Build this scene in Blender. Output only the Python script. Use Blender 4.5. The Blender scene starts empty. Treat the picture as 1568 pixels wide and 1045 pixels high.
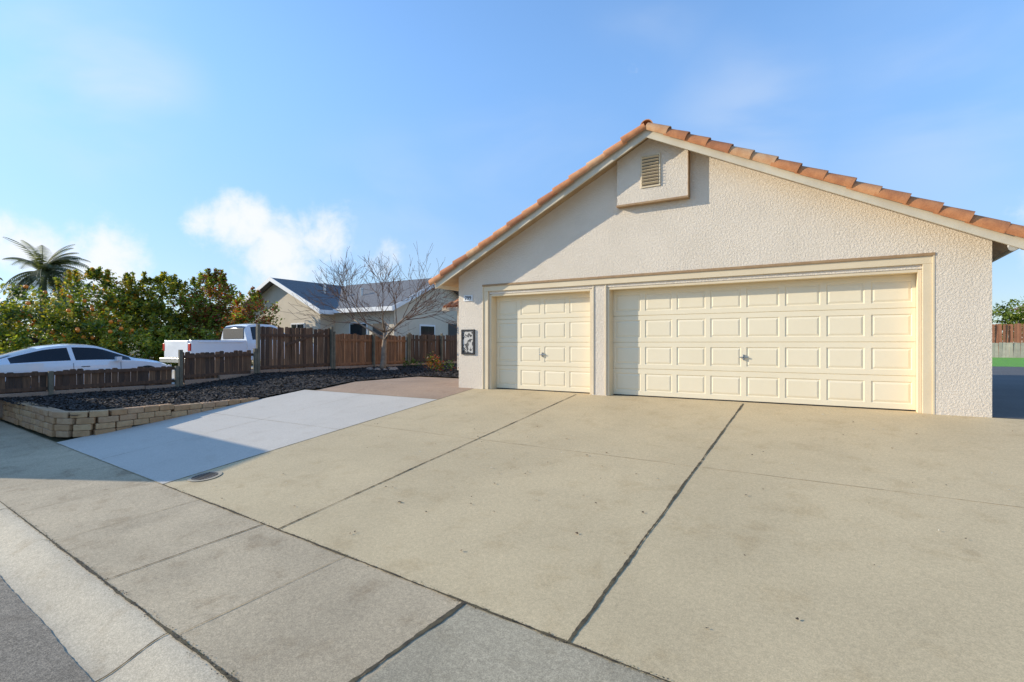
import bpy, math, random
import numpy as np
from mathutils import Vector, Matrix
random.seed(7); rng=np.random.default_rng(7)
S=bpy.context.scene
R=math.radians
# ------------------------------------------------------------------ materials
def new_mat(name):
    m=bpy.data.materials.new(name); m.use_nodes=True
    nt=m.node_tree; b=nt.nodes['Principled BSDF']; return m,nt,b
def N(nt,t,**k):
    n=nt.nodes.new(t)
    for a,v in k.items(): setattr(n,a,v)
    return n
def c4(c): return (c[0],c[1],c[2],1)
def mixc(nt,fac,a,b,bt='MIX'):
    n=N(nt,'ShaderNodeMix',data_type='RGBA',blend_type=bt)
    L=nt.links
    if isinstance(fac,(int,float)): n.inputs[0].default_value=fac
    else: L.new(fac,n.inputs[0])
    for i,v in ((6,a),(7,b)):
        if isinstance(v,tuple): n.inputs[i].default_value=c4(v)
        else: L.new(v,n.inputs[i])
    return n.outputs[2]
def noise(nt,vec,scale,detail=4,rough=.55,dist=0):
    n=N(nt,'ShaderNodeTexNoise'); n.inputs['Scale'].default_value=scale
    n.inputs['Detail'].default_value=detail; n.inputs['Roughness'].default_value=rough
    n.inputs['Distortion'].default_value=dist
    nt.links.new(vec,n.inputs['Vector']); return n.outputs[0]
def ramp(nt,f,lo,hi,a=0.,b=1.):
    n=N(nt,'ShaderNodeMapRange',interpolation_type='SMOOTHSTEP')
    n.inputs[1].default_value=lo;n.inputs[2].default_value=hi;n.inputs[3].default_value=a;n.inputs[4].default_value=b
    nt.links.new(f,n.inputs[0]); return n.outputs[0]
def obj_vec(nt,scale=None):
    tc=N(nt,'ShaderNodeTexCoord')
    if scale is None: return tc.outputs['Object']
    mp=N(nt,'ShaderNodeMapping'); mp.inputs['Scale'].default_value=scale
    nt.links.new(tc.outputs['Object'],mp.inputs[0]); return mp.outputs[0]
def bump(nt,b,h,strength,dist=.01,prev=None):
    n=N(nt,'ShaderNodeBump'); n.inputs['Strength'].default_value=strength; n.inputs['Distance'].default_value=dist
    nt.links.new(h,n.inputs['Height'])
    if prev: nt.links.new(prev,n.inputs['Normal'])
    nt.links.new(n.outputs[0],b.inputs['Normal']); return n.outputs[0]
def M(name,c1,c2=None,scale=3.,rough=.8,bs=0.,bscale=60.,bd=.01,metal=0.,vscale=None,detail=4):
    m,nt,b=new_mat(name); v=obj_vec(nt,vscale)
    if c2 is None: c2=tuple(x*.82 for x in c1)
    f=ramp(nt,noise(nt,v,scale,detail,.6),.3,.7)
    nt.links.new(mixc(nt,f,c1,c2),b.inputs['Base Color'])
    b.inputs['Roughness'].default_value=rough; b.inputs['Metallic'].default_value=metal
    if bs>0: bump(nt,b,noise(nt,v,bscale,3,.6),bs,bd)
    return m
def concrete(name,c,dark=.75,stain=(.5,.42,.3),stain_amt=.35,grain=.35,warm=None,speck=.5,streak=.35):
    m,nt,b=new_mat(name); v=obj_vec(nt)
    big=ramp(nt,noise(nt,v,.55,4,.62,.4),.32,.7)
    col=mixc(nt,big,c,tuple(x*dark for x in c))
    mid=ramp(nt,noise(nt,v,2.6,6,.68,.3),.50,.74)
    col=mixc(nt,mid,col,mixc(nt,stain_amt,col,mixc(nt,1.,col,stain,'MULTIPLY')))
    st=ramp(nt,noise(nt,obj_vec(nt,(1.2,.35,1)),3.1,5,.7,.8),.60,.76)
    col=mixc(nt,st,col,mixc(nt,streak,col,mixc(nt,1.,col,(.6,.55,.48),'MULTIPLY')))
    vo=N(nt,'ShaderNodeTexVoronoi'); vo.inputs['Scale'].default_value=1.1; nt.links.new(v,vo.inputs['Vector'])
    vd=N(nt,'ShaderNodeMath',operation='ADD'); nt.links.new(vo.outputs['Distance'],vd.inputs[0])
    nn=N(nt,'ShaderNodeMath',operation='MULTIPLY'); nt.links.new(noise(nt,v,9,3),nn.inputs[0]); nn.inputs[1].default_value=.14
    nt.links.new(nn.outputs[0],vd.inputs[1])
    bl=ramp(nt,vd.outputs[0],.08,.15,speck,0)
    col=mixc(nt,bl,col,mixc(nt,1.,col,(.62,.56,.48),'MULTIPLY'))
    g=ramp(nt,noise(nt,v,120,2,.7),.3,.7,1-grain,1+grain*.35)
    gm=N(nt,'ShaderNodeVectorMath',operation='SCALE'); nt.links.new(col,gm.inputs[0]); nt.links.new(g,gm.inputs['Scale'])
    g2=ramp(nt,noise(nt,v,34,4,.75),.35,.65,1-grain*.5,1+grain*.25)
    gm2=N(nt,'ShaderNodeVectorMath',operation='SCALE'); nt.links.new(gm.outputs[0],gm2.inputs[0]); nt.links.new(g2,gm2.inputs['Scale'])
    nt.links.new(gm2.outputs[0],b.inputs['Base Color'])
    b.inputs['Roughness'].default_value=.9
    bump(nt,b,noise(nt,v,90,4,.75),.4,.004)
    return m
def stucco():
    m,nt,b=new_mat('stucco'); v=obj_vec(nt)
    f=ramp(nt,noise(nt,v,1.1,4,.6),.3,.7)
    col=mixc(nt,f,(.80,.695,.565),(.745,.645,.52))
    sv=obj_vec(nt,(3.,3.,.35))
    col=mixc(nt,ramp(nt,noise(nt,sv,2.2,5,.7),.58,.8,0,.22),col,(.58,.50,.40))
    nt.links.new(col,b.inputs['Base Color']); b.inputs['Roughness'].default_value=.92
    bump(nt,b,ramp(nt,noise(nt,v,30,5,.68,.5),.38,.66),.5,.012)
    return m
def leafmat(name,c,tr=.4):
    m,nt,b=new_mat(name)
    v=obj_vec(nt); f=ramp(nt,noise(nt,v,5,1),.3,.7)
    col=mixc(nt,f,c,tuple(x*.6 for x in c))
    nt.links.new(col,b.inputs['Base Color']); b.inputs['Roughness'].default_value=.5
    t=N(nt,'ShaderNodeBsdfTranslucent'); nt.links.new(mixc(nt,1.,col,(1.7,1.6,.6),'MULTIPLY'),t.inputs[0])
    mx=N(nt,'ShaderNodeMixShader'); mx.inputs[0].default_value=tr
    nt.links.new(b.outputs[0],mx.inputs[1]); nt.links.new(t.outputs[0],mx.inputs[2])
    nt.links.new(mx.outputs[0],nt.nodes['Material Output'].inputs[0]); return m
# ------------------------------------------------------------------ mesh builder
class MB:
    def __init__(s): s.v=[];s.f=[];s.m=[]
    def face(s,pts,mat=0):
        i=len(s.v); s.v+= [tuple(p) for p in pts]; s.f.append(tuple(range(i,i+len(pts)))); s.m.append(mat)
    def box(s,x0,x1,y0,y1,z0,z1,mat=0,T=None):
        P=[(x0,y0,z0),(x1,y0,z0),(x1,y1,z0),(x0,y1,z0),(x0,y0,z1),(x1,y0,z1),(x1,y1,z1),(x0,y1,z1)]
        if T is not None: P=[tuple(T@Vector(p)) for p in P]
        i=len(s.v); s.v+=P
        for q in ((0,3,2,1),(4,5,6,7),(0,1,5,4),(1,2,6,5),(2,3,7,6),(3,0,4,7)):
            s.f.append(tuple(i+k for k in q)); s.m.append(mat)
    def tube(s,pts,rad,n=6,mat=0,cap=True):
        pts=[Vector(p) for p in pts]; base=len(s.v)
        for k,p in enumerate(pts):
            d=(pts[min(k+1,len(pts)-1)]-pts[max(k-1,0)]).normalized()
            a=Vector((0,0,1)) if abs(d.z)<.9 else Vector((1,0,0))
            u=d.cross(a).normalized(); w=d.cross(u)
            for j in range(n):
                t=2*math.pi*j/n
                s.v.append(tuple(p+(u*math.cos(t)+w*math.sin(t))*rad[k]))
        for k in range(len(pts)-1):
            for j in range(n):
                a=base+k*n+j; b2=base+k*n+(j+1)%n
                s.f.append((a,b2,b2+n,a+n)); s.m.append(mat)
        if cap:
            s.f.append(tuple(base+j for j in range(n))); s.m.append(mat)
            s.f.append(tuple(base+(len(pts)-1)*n+j for j in reversed(range(n)))); s.m.append(mat)
    def prism(s,poly,y0,y1,mat=0):
        n=len(poly); i=len(s.v)
        s.v+=[(p[0],y0,p[1]) for p in poly]+[(p[0],y1,p[1]) for p in poly]
        s.f.append(tuple(range(i,i+n))); s.m.append(mat)
        s.f.append(tuple(reversed(range(i+n,i+2*n)))); s.m.append(mat)
        for k in range(n):
            a=i+k;b=i+(k+1)%n
            s.f.append((a,a+n,b+n,b)); s.m.append(mat)
    def build(s,name,mats,smooth=False,bevel=0,seg=2,parent=None,recalc=True,angle=None):
        me=bpy.data.meshes.new(name); me.from_pydata(s.v,[],s.f)
        for m in mats: me.materials.append(m)
        me.polygons.foreach_set('material_index',s.m)
        me.update()
        if recalc:
            import bmesh
            bm=bmesh.new(); bm.from_mesh(me); bmesh.ops.recalc_face_normals(bm,faces=bm.faces); bm.to_mesh(me); bm.free()
        if smooth:
            me.polygons.foreach_set('use_smooth',[True]*len(me.polygons))
        o=bpy.data.objects.new(name,me); S.collection.objects.link(o)
        if bevel>0:
            md=o.modifiers.new('b','BEVEL'); md.width=bevel; md.segments=seg; md.limit_method='ANGLE'
        if smooth and angle:
            md=o.modifiers.new('e','EDGE_SPLIT'); md.split_angle=R(angle)
        if parent: o.parent=parent
        return o
def empty(name):
    o=bpy.data.objects.new(name,None); S.collection.objects.link(o); o.empty_display_size=.1; return o
def grid(mb,fn,nu,nv,mat=0):
    i=len(mb.v)
    for a in range(nu+1):
        for b in range(nv+1): mb.v.append(tuple(fn(a/nu,b/nv)))
    for a in range(nu):
        for b in range(nv):
            p=i+a*(nv+1)+b; mb.f.append((p,p+nv+1,p+nv+2,p+1)); mb.m.append(mat)
# ------------------------------------------------------------------ terrain functions
def ye(x): return -7.256-.068*max(-40,min(20,x))
def sm(t): return t*t*(3-2*t)
def zf(x,y):
    e=ye(x); v=y-e
    if y>0: return 0.
    if v>=0: return .108*y
    if v>-1.32: return .108*e+.06*v
    b=.108*e-.0792
    if v>-1.74: return b-.12*sm((-1.32-v)/.42)
    return b-.12
m_drive=concrete('driveway_concrete',(.62,.485,.285),.88,(.68,.60,.48),.36,.20,speck=.35,streak=.22)
m_strip=concrete('new_concrete',(.60,.54,.455),.94,(.75,.7,.65),.3,.13,speck=.2,streak=.15)
m_walk=concrete('sidewalk_concrete',(.60,.475,.305),.74,(.50,.42,.32),.55,.30,speck=.5)
m_walk2=concrete('sidewalk_concrete_grey',(.48,.405,.275),.76,(.5,.45,.36),.5,.34,speck=.5)
m_curb=concrete('curb_concrete',(.64,.54,.385),.82,(.6,.52,.42),.45,.28)
m_asph=concrete('asphalt',(.36,.30,.22),.82,(.6,.55,.5),.4,.6)
m_asph_d=concrete('side_yard_asphalt',(.13,.125,.12),.8,(.6,.6,.6),.3,.3)
m_red=concrete('walkway_concrete',(.46,.31,.20),.8,(.6,.5,.4),.4,.3)
m_joint=M('joint_dirt',(.045,.035,.022),(.13,.10,.05),9,.95,.5,80)
m_joint_l=M('joint_score',(.26,.20,.12),(.42,.34,.21),6,.95)
m_joint_p=M('joint_pale',(.70,.56,.34),(.54,.42,.24),6,.95)
m_stucco=stucco()
m_trim=M('trim_paint',(.78,.64,.43),(.73,.59,.39),2,.55,.1,40)
m_door=M('door_paint',(.86,.75,.545),(.83,.72,.515),1.2,.45,.05,30)
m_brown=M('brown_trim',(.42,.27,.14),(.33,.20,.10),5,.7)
m_fascia=M('fascia_paint',(.70,.61,.45),(.62,.53,.39),3,.6,.1,40)
m_soffit=M('soffit_wood',(.46,.32,.18),(.36,.24,.14),4,.8)
m_dark=M('dark_gap',(.02,.018,.015))
m_black=M('black_paint',(.015,.015,.016),rough=.4)
m_metal=M('metal',(.5,.5,.5),rough=.35,metal=1)
m_white=M('white_paint',(.78,.78,.77),(.74,.74,.73),rough=.5)
# ------------------------------------------------------------------ ground
mb=MB()
xs=[-400,-120,-60,-40,-30,-24,-18,-12,-6,0,6,12,20,40,120,400]
def rows(x):
    e=ye(x)
    return [-400,e-30,e-1.74,e-1.53,e-1.32,e]+[e*(1-k/4) for k in (1,2,3)]+[0,10,30,60,120,400]
RW=[[ (x,y,zf(x,y)-.05-(.03 if y<=ye(x)-1.3 else 0)) for y in rows(x)] for x in xs]
for i in range(len(xs)-1):
    for j in range(len(RW[0])-1):
        mb.face([RW[i][j],RW[i+1][j],RW[i+1][j+1],RW[i][j+1]])
m_soil=M('soil_and_dry_grass',(.16,.13,.07),(.10,.11,.045),1.3,.95,.5,30,.03)
mb.build('ground',[m_soil])
def strip(name,x0,x1,fa,fb,mat,nx=12,ny=1,off=0.):
    mb=MB()
    def fn(a,b):
        x=x0+(x1-x0)*a; y=fa(x)+(fb(x)-fa(x))*b
        return (x,y,zf(x,y)+off)
    grid(mb,fn,nx,ny); return mb.build(name,[mat],smooth=True)
strip('driveway',-8.3,5.5,lambda x:ye(x),lambda x:0,m_drive)
strip('garage_threshold',-8.73,.84,lambda x:0.0005,lambda x:.6,m_drive)
strip('concrete_parking_strip',-12.75,-8.3,lambda x:ye(x),lambda x:-1.3,m_strip,off=.003)
mb=MB()
grid(mb,lambda a,b:(-12.35+4.05*a,-1.3+1.3*b,zf(0,-1.3+1.3*b)+.004),4,4)
grid(mb,lambda a,b:(-12.35+3.62*a,2.6*b,.004),4,4)
mb.build('garden_walkway',[m_red])
mb=MB()
grid(mb,lambda a,b:((-40+36.73*a),ye(-40+36.73*a)-1.32*(1-b),zf(-40+36.73*a,ye(-40+36.73*a)-1.32*(1-b)+1e-6)),30,1,0)
grid(mb,lambda a,b:((-3.27+23.27*a),ye(-3.27+23.27*a)-1.32*(1-b),zf(-3.27+23.27*a,ye(-3.27+23.27*a)-1.32*(1-b)+1e-6)),20,1,1)
mb.build('sidewalk',[m_walk,m_walk2],smooth=True)
mb=MB()
grid(mb,lambda a,b:((-40+60*a),ye(-40+60*a)-1.32-.45*(1-b),zf(-40+60*a,ye(-40+60*a)-1.32-.45*(1-b)-1e-5)),40,10,0)
mb.build('rolled_curb',[m_curb],smooth=True)
mb=MB(); random.seed(3)
nx=1800
ev=0; E=[]
for a in range(nx+1):
    ev=ev*.9+random.uniform(-.0035,.0035); x=-40+60*a/nx
    E.append(ye(x)-1.725+ev+random.uniform(-.002,.002)+.006*math.sin(x*1.7))
for a in range(nx):
    x0=-40+60*a/nx; x1=-40+60*(a+1)/nx; za=.108*ye(x0)-.0792-.12; zb=.108*ye(x1)-.0792-.12
    mb.face([(x0,E[a]-9,za+.012),(x1,E[a+1]-9,zb+.012),(x1,E[a+1],zb+.012),(x0,E[a],za+.012)])
mb.build('road',[m_asph],recalc=False)
mb=MB(); grid(mb,lambda a,b:(.86+9*a,.01+22*b,.004),2,4); mb.build('side_yard_pavement',[m_asph_d])
m_lawn=M('lawn',(.13,.33,.035),(.17,.40,.045),3,.9,.6,60,.03)
mb=MB(); grid(mb,lambda a,b:(.86+25*a,22.02+24*b,.006),2,4); mb.build('lawn',[m_lawn])
mb=MB(); grid(mb,lambda a,b:(-24.5+6.8*a,ye(-24.5+6.8*a)*(1-b)+0*b,zf(-24.5+6.8*a,ye(-24.5+6.8*a)*(1-b))+.004),4,4)
grid(mb,lambda a,b:(-24.5+6.8*a,8*b,.004),2,2); mb.build('neighbour_driveway',[m_strip])
# joints -------------------------------------------------------
def joint(mb,p,q,w,mat,off=.006,step=.03,jit=.4):
    p=Vector(p);q=Vector(q);d=q-p;L=d.length;d.normalize();n=Vector((-d.y,d.x))
    k=max(2,int(L/step)); prev=None;wa=0;ph=random.random()*9
    for i in range(k+1):
        c=p+d*(L*i/k); t=L*i/k
        ww=w*(1+jit*(random.random()-.5)*1.8+.25*math.sin(t*3.1+ph)+.2*math.sin(t*7.7))
        wa=wa*.9+random.uniform(-1,1)*w*.1
        a=c+n*(wa+ww/2);b=c+n*(wa-ww/2)
        cur=((a.x,a.y,zf(a.x,a.y)+off),(b.x,b.y,zf(b.x,b.y)+off))
        if prev: mb.face([prev[0],prev[1],cur[1],cur[0]],mat)
        prev=cur
mb=MB()
joint(mb,(-2.44,ye(-2.44)),(-2.44,-.02),.020,0)
joint(mb,(-5.65,ye(-5.65)),(-5.65,-.02),.016,0)
joint(mb,(-8.3,ye(-8.3)),(-8.3,-1.3),.008,1)
joint(mb,(-8.3,ye(-8.3)),(5,ye(5)),.018,0)
joint(mb,(-20,ye(-20)),(-8.3,ye(-8.3)),.012,1)
joint(mb,(-3.27,ye(-3.27)),(-3.35,ye(-3.27)-1.32),.026,0)
joint(mb,(-.6,ye(-.6)),(-.68,ye(-.6)-1.32),.026,0)
joint(mb,(-5.9,ye(-5.9)),(-5.98,ye(-5.9)-1.32),.011,0)
for x in (-7.26,-8.6,-9.95,-11.3,-12.65,-14,-4.6): joint(mb,(x,ye(x)),(x-.08,ye(x)-1.32),.006,1)
joint(mb,(-7.4,ye(-7.4)-1.32),(5,ye(5)-1.32),.020,0)
joint(mb,(-18,ye(-18)-1.32),(-7.4,ye(-7.4)-1.32),.012,0)
for x in (-4.75,-9.,-1.5,-13): joint(mb,(x,ye(x)-1.32),(x-.03,ye(x)-1.72),.010,0)
joint(mb,(-8.3,-3.5),(5,-3.72),.009,2)
joint(mb,(-12.75,-3.9),(-8.3,-3.9),.006,1)
joint(mb,(-10.55,ye(-10.5)),(-10.55,-1.3),.006,1)
joint(mb,(-8.3,-1.3),(-12.7,-1.3),.012,1)
mb.build('paving_joints',[m_joint,m_joint_l,m_joint_p],recalc=False)
mb=MB()
def crumb(x,y,s,mat,h=.004):
    z=zf(x,y)+.008; a=random.random()*6.28; pts=[]
    for k in range(5):
        t=a+k*1.2566; r=s*random.uniform(.45,1); pts.append((x+math.cos(t)*r,y+math.sin(t)*r*.7,z+random.uniform(0,h)))
    mb.face(pts,mat)
for _ in range(900):
    x=random.uniform(-8,2); crumb(x,ye(x)+random.gauss(0,.014),random.uniform(.003,.010),random.choice([0,0,2,4]))
for _ in range(900):
    x=random.uniform(-9,1); crumb(x,ye(x)-1.32+random.gauss(0,.018),random.uniform(.003,.012),random.choice([0,0,2,4]))
for _ in range(300):
    y=random.uniform(-7.1,0); crumb(-2.44+random.gauss(0,.013),y,random.uniform(.003,.008),random.choice([0,4]))
for _ in range(110):
    x=random.uniform(-8,2.2);y=random.uniform(-6.9,-.3); crumb(x,y,random.uniform(.008,.022),random.choice([0,1,1,3]),.012)
for _ in range(24):
    x=random.gauss(-4.2,.8);y=random.gauss(-4.6,.8); crumb(x,y,random.uniform(.010,.030),random.choice([0,1]),.012)
mb.build('fallen_leaves',[M('dead_leaf',(.05,.035,.02)),M('dry_leaf',(.16,.09,.04)),M('moss',(.07,.08,.025)),M('pale_leaf',(.6,.55,.42)),M('grit',(.25,.19,.11))],recalc=False)
# drain cover
dc=empty('drain_cover'); mb=MB()
cx,cy=-8.06,-6.29; sl=math.atan(.108)
T=Matrix.Translation((cx,cy,zf(cx,cy)+.005))@Matrix.Rotation(sl,4,'X')
def disc(mb,r0,r1,z,mat,n=32):
    for k in range(n):
        a=2*math.pi*k/n;b=2*math.pi*(k+1)/n
        mb.face([T@Vector((r0*math.cos(a),r0*math.sin(a),z)),T@Vector((r1*math.cos(a),r1*math.sin(a),z)),T@Vector((r1*math.cos(b),r1*math.sin(b),z)),T@Vector((r0*math.cos(b),r0*math.sin(b),z))],mat)
disc(mb,.155,.2,.004,0); disc(mb,.0001,.15,.004,1); disc(mb,.15,.155,.002,2)
for k in range(-3,4): mb.box(-.1,.1,k*.035-.006,k*.035+.006,.005,.009,2,T)
o=mb.build('cover',[M('cover_ring',(.45,.38,.27)),M('cast_iron',(.14,.11,.08),rough=.6),m_dark],recalc=False); o.parent=dc
# ------------------------------------------------------------------ garage building
random.seed(7)
G=empty('garage_house')
AX=-4.05; SLP=.50; ZA=5.0
def zr(x): return ZA-SLP*abs(x-AX)
XL,XR=-8.74,.85
mb=MB()
mb.prism([(XL,-.1),(XL,zr(XL)),(AX,ZA),(XR,zr(XR)),(XR,-.1),(.19,-.1),(.19,2.4),(-8.03,2.4),(-8.03,-.1)],0,.05)
mb.prism([(XL,-.1),(XL,zr(XL)-.01),(AX,ZA-.01),(XR,zr(XR)-.01),(XR,-.1),(.06,-.1),(.06,2.2),(-5.0,2.2),(-5.0,-.1),(-5.33,-.1),(-5.33,2.2),(-7.89,2.2),(-7.89,-.1)],.0505,.33)
mb.box(XL,XL+.2,.3305,9,-.1,zr(XL)-.01); mb.box(XR-.2,XR,.3305,9,-.1,zr(XR)-.01)
mb.prism([(XL,-.1),(XL,zr(XL)-.01),(AX,ZA-.01),(XR,zr(XR)-.01),(XR,-.1)],9.001,9.2)
mb.build('stucco_walls',[m_stucco],parent=G)
mb=MB()
mb.box(-13.6,-8.75,6.2,12,-.1,2.5); mb.build('wing_walls',[m_stucco],parent=G)
mb=MB()
mb.box(-8.03,.19,.012,.049,2.265,2.398)
mb.box(-8.028,-7.9,.012,.048,0,2.264)
mb.box(.065,.188,.012,.048,0,2.264)
mb.box(-7.888,-7.84,.06,.33,0,2.19); mb.box(-5.38,-5.332,.06,.33,0,2.19)
mb.box(-4.998,-4.955,.06,.33,0,2.19); mb.box(.01,.058,.06,.33,0,2.19)
mb.box(-7.84,-5.38,.06,.33,2.15,2.198); mb.box(-4.955,.01,.06,.33,2.15,2.198)
mb.build('door_trim',[m_trim],bevel=.004,parent=G)
mb=MB()
mb.box(-8.05,.21,-.012,.011,2.385,2.425); mb.build('header_trim_shadow_line',[m_brown],parent=G)  # brown trim strip, its colour also painting the shadow line along the recess top
mb=MB(); mb.box(-5.31,-5.285,.035,.0495,.02,2.26); mb.box(-5.04,-5.015,.035,.0495,.02,2.26); mb.build('post_trim',[m_trim],parent=G)
mb=MB(); mb.box(-8.045,-8.025,-.006,.02,0,2.384); mb.box(.185,.205,-.006,.02,0,2.384); mb.build('corner_bead',[m_trim],parent=G)
def sect_door(name,x0,x1,ncol,parent):
    mb=MB(); z0,z1=.015,2.155; nr=4; rh=(z1-z0)/nr; Y=.28; cw=(x1-x0)/ncol
    for r in range(nr):
        za=z0+r*rh+.003; zb=z0+(r+1)*rh-.003
        mb.face([(x0,Y+.015,za-.003),(x1,Y+.015,za-.003),(x1,Y,za+.005),(x0,Y,za+.005)])
        mb.face([(x0,Y,zb-.005),(x1,Y,zb-.005),(x1,Y+.015,zb+.003),(x0,Y+.015,zb+.003)])
        za+=.005; zb-=.005
        for c in range(ncol):
            xa=x0+c*cw; xb=xa+cw
            def loop(mx,mz,y): return [(xa+mx,y,za+mz),(xb-mx,y,za+mz),(xb-mx,y,zb-mz),(xa+mx,y,zb-mz)]
            Ls=[loop(0,0,Y),loop(.045,.085,Y),loop(.054,.094,Y+.011),loop(.062,.102,Y+.011),loop(.092,.132,Y+.002)]
            for A,B in zip(Ls,Ls[1:]):
                for k in range(4): mb.face([A[k],A[(k+1)%4],B[(k+1)%4],B[k]])
            mb.face(Ls[-1])
    mb.build(name,[m_door],parent=parent)
    mb2=MB(); mb2.box(x0-.02,x1+.02,Y+.03,Y+.05,0,2.2); mb2.build(name+'_gap',[m_soffit],parent=parent)
    mb3=MB(); mb3.box(x0,x1,Y+.001,Y+.029,.0,.02); mb3.build(name+'_seal',[m_dark],parent=parent)
    xc=(x0+x1)/2; mb4=MB()
    mb4.box(xc-.07,xc+.07,Y-.03,Y-.012,.80,.82); mb4.box(xc-.012,xc+.012,Y-.03,Y+.005,.76,.86)
    mb4.build(name+'_handle',[m_metal],bevel=.003,parent=parent)
sect_door('single_garage_door',-7.838,-5.382,4,G)
sect_door('double_garage_door',-4.953,.008,8,G)
mb=MB()
bx0,bx1,bz=-4.72,-3.36,3.78
mb.prism([(bx0,bz),(bx0,zr(bx0)-.012),(AX,ZA-.012),(bx1,zr(bx1)-.012),(bx1,bz)],-.13,-.001)
mb.build('vent_surround',[m_stucco],parent=G)
mb=MB(); mb.box(bx0-.01,bx1+.01,-.145,-.001,bz-.035,bz-.001); mb.box(bx1+.001,bx1+.012,-.14,-.001,bz,zr(bx1)-.02); mb.build('vent_trim_and_side_shade',[m_brown],parent=G)  # brown bottom trim; the right-hand strip paints in the side face's shading
mb=MB(); mb.box(-4.24,-3.86,-.15,-.131,4.04,4.66,0)
mb.build('vent_frame',[m_trim],bevel=.004,parent=G)
mb=MB(); mb.box(-4.21,-3.89,-.153,-.151,4.07,4.63,0)
for k in range(9):
    z=4.09+k*.061
    T=Matrix.Translation((-4.05,-.168,z+.02))@Matrix.Rotation(R(-38),4,'X'); mb.box(-.16,.16,-.022,.022,-.004,.004,1,T)
mb.build('vent_louvers',[M('vent_dark',(.12,.08,.05)),m_trim],parent=G)
# roof
EL,ER=-9.12,1.10
mb=MB()
def slab(mb,xa,xb,y0,y1,lo,hi,mat):
    za,zb=zr(xa),zr(xb)
    P=[(xa,y0,za+lo),(xb,y0,zb+lo),(xb,y1,zb+lo),(xa,y1,za+lo),(xa,y0,za+hi),(xb,y0,zb+hi),(xb,y1,zb+hi),(xa,y1,za+hi)]
    i=len(mb.v); mb.v+=P
    for q in ((0,3,2,1),(4,5,6,7),(0,1,5,4),(1,2,6,5),(2,3,7,6),(3,0,4,7)): mb.f.append(tuple(i+k for k in q)); mb.m.append(mat)
slab(mb,EL,AX,-.36,9.5,.001,.06,0); slab(mb,AX,ER,-.36,9.5,.001,.06,0)
mb.build('roof_deck',[m_soffit],parent=G)
mb=MB()
slab(mb,EL-.01,AX,-.40,-.361,-.10,.075,0); slab(mb,AX,ER+.01,-.40,-.361,-.10,.075,0)
mb.box(EL-.05,EL-.012,-.36,9.5,zr(EL)-.08,zr(EL)+.05,0); mb.box(ER+.012,ER+.04,-.36,9.5,zr(ER)-.03,zr(ER)+.07,0)
mb.build('fascia_boards',[m_fascia],parent=G)
tm=[M('terracotta_a',(.60,.25,.10),(.44,.17,.07),7,.85,.3,50),M('terracotta_b',(.66,.32,.14),(.52,.22,.10),7,.85,.3,50),
    M('terracotta_c',(.46,.18,.08),(.36,.14,.06),7,.85,.3,50),M('terracotta_d',(.68,.40,.21),(.56,.28,.13),6,.85,.3,50),M('mortar',(.6,.5,.38))]
def tile_field(mb,xa,xb,y0,y1):
    per=.29; L=.37; n=int(abs(xb-xa)/L)+1
    ny=int((y1-y0)/per)
    d=1 if xb>xa else -1
    for r in range(n):
        x0=xa+d*r*L; x1=x0+d*(L+.03)
        if d*(x1-xb)>.0: x1=xb
        if d*(x1-x0)<.05: continue
        for c in range(ny):
            mat=random.choice([0,0,1,2,3])
            i=len(mb.v); K=6
            for (x,up) in ((x0,.07),(x1,.105)):
                for k in range(K+1):
                    t=k/K; y=y0+(c+t)*per; h=.05*math.sin(t*2*math.pi)
                    mb.v.append((x,y,zr(x)+up+h))
            for (x,up) in ((x1,.085),):
                for k in range(K+1):
                    t=k/K; y=y0+(c+t)*per; h=.05*math.sin(t*2*math.pi)
                    mb.v.append((x,y,zr(x)+up+h-.02))
            for rr in range(2):
                for k in range(K):
                    p=i+rr*(K+1)+k; mb.f.append((p,p+1,p+K+2,p+K+1)); mb.m.append(mat)
mb=MB(); tile_field(mb,AX,EL-.06,-.2,9.5); tile_field(mb,AX,ER+.045,-.2,9.5)
mb.build('roof_tiles',tm,smooth=True,parent=G,recalc=False,angle=50)
def barrel(mb,p,d,side,up,L,r0,r1,mat,arc=(-40,190),n=12,thk=.016):
    i0=len(mb.v)
    for (t,r) in [(0,r0),(1,r1)]:
        for rr in (r,r-thk):
            for k in range(n+1):
                a=R(arc[0]+(arc[1]-arc[0])*k/n)
                mb.v.append(tuple(p+d*(L*t)+side*(math.cos(a)*rr)+up*(math.sin(a)*rr)))
    W=n+1
    for k in range(n):
        o0,in0,o1,in1=i0+k,i0+W+k,i0+2*W+k,i0+3*W+k
        mb.f+= [(o0,o0+1,o1+1,o1),(in0,in1,in1+1,in0+1),(o1,o1+1,in1+1,in1),(o0,in0,in0+1,o0+1)]; mb.m+=[mat]*4
    for e in (0,n):
        mb.f.append((i0+e,i0+2*W+e,i0+3*W+e,i0+W+e)); mb.m.append(mat)
mb=MB()
for sgn,E_ in ((-1,EL-.1),(1,ER+.1)):
    d=Vector((sgn,0,-SLP)).normalized(); up=Vector((sgn*SLP,0,1)).normalized()
    Ltot=abs(E_-AX)/abs(d.x); n=int(round(Ltot/.40)); st=Ltot/n
    for k in range(n):
        p=Vector((AX,-.375,ZA+.075))+d*(k*st)+up*(.012+random.uniform(-.008,.008))+Vector((0,random.uniform(-.01,.01),0))
        dd=(d+up*(.045+random.uniform(-.01,.015))+Vector((0,random.uniform(-.02,.02),0))).normalized()
        barrel(mb,p,dd,Vector((0,-1,0)),up,st+random.uniform(.03,.07),.090,.110,random.choice([0,0,1,2,3,1]))
for k in range(26):
    p=Vector((AX,9.4-k*.375,ZA+.10)); barrel(mb,p,Vector((0,-1,.03)).normalized(),Vector((1,0,0)),Vector((0,0,1)),.42,.10,.125,random.choice([0,1,2,3]),(-15,195))
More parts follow.
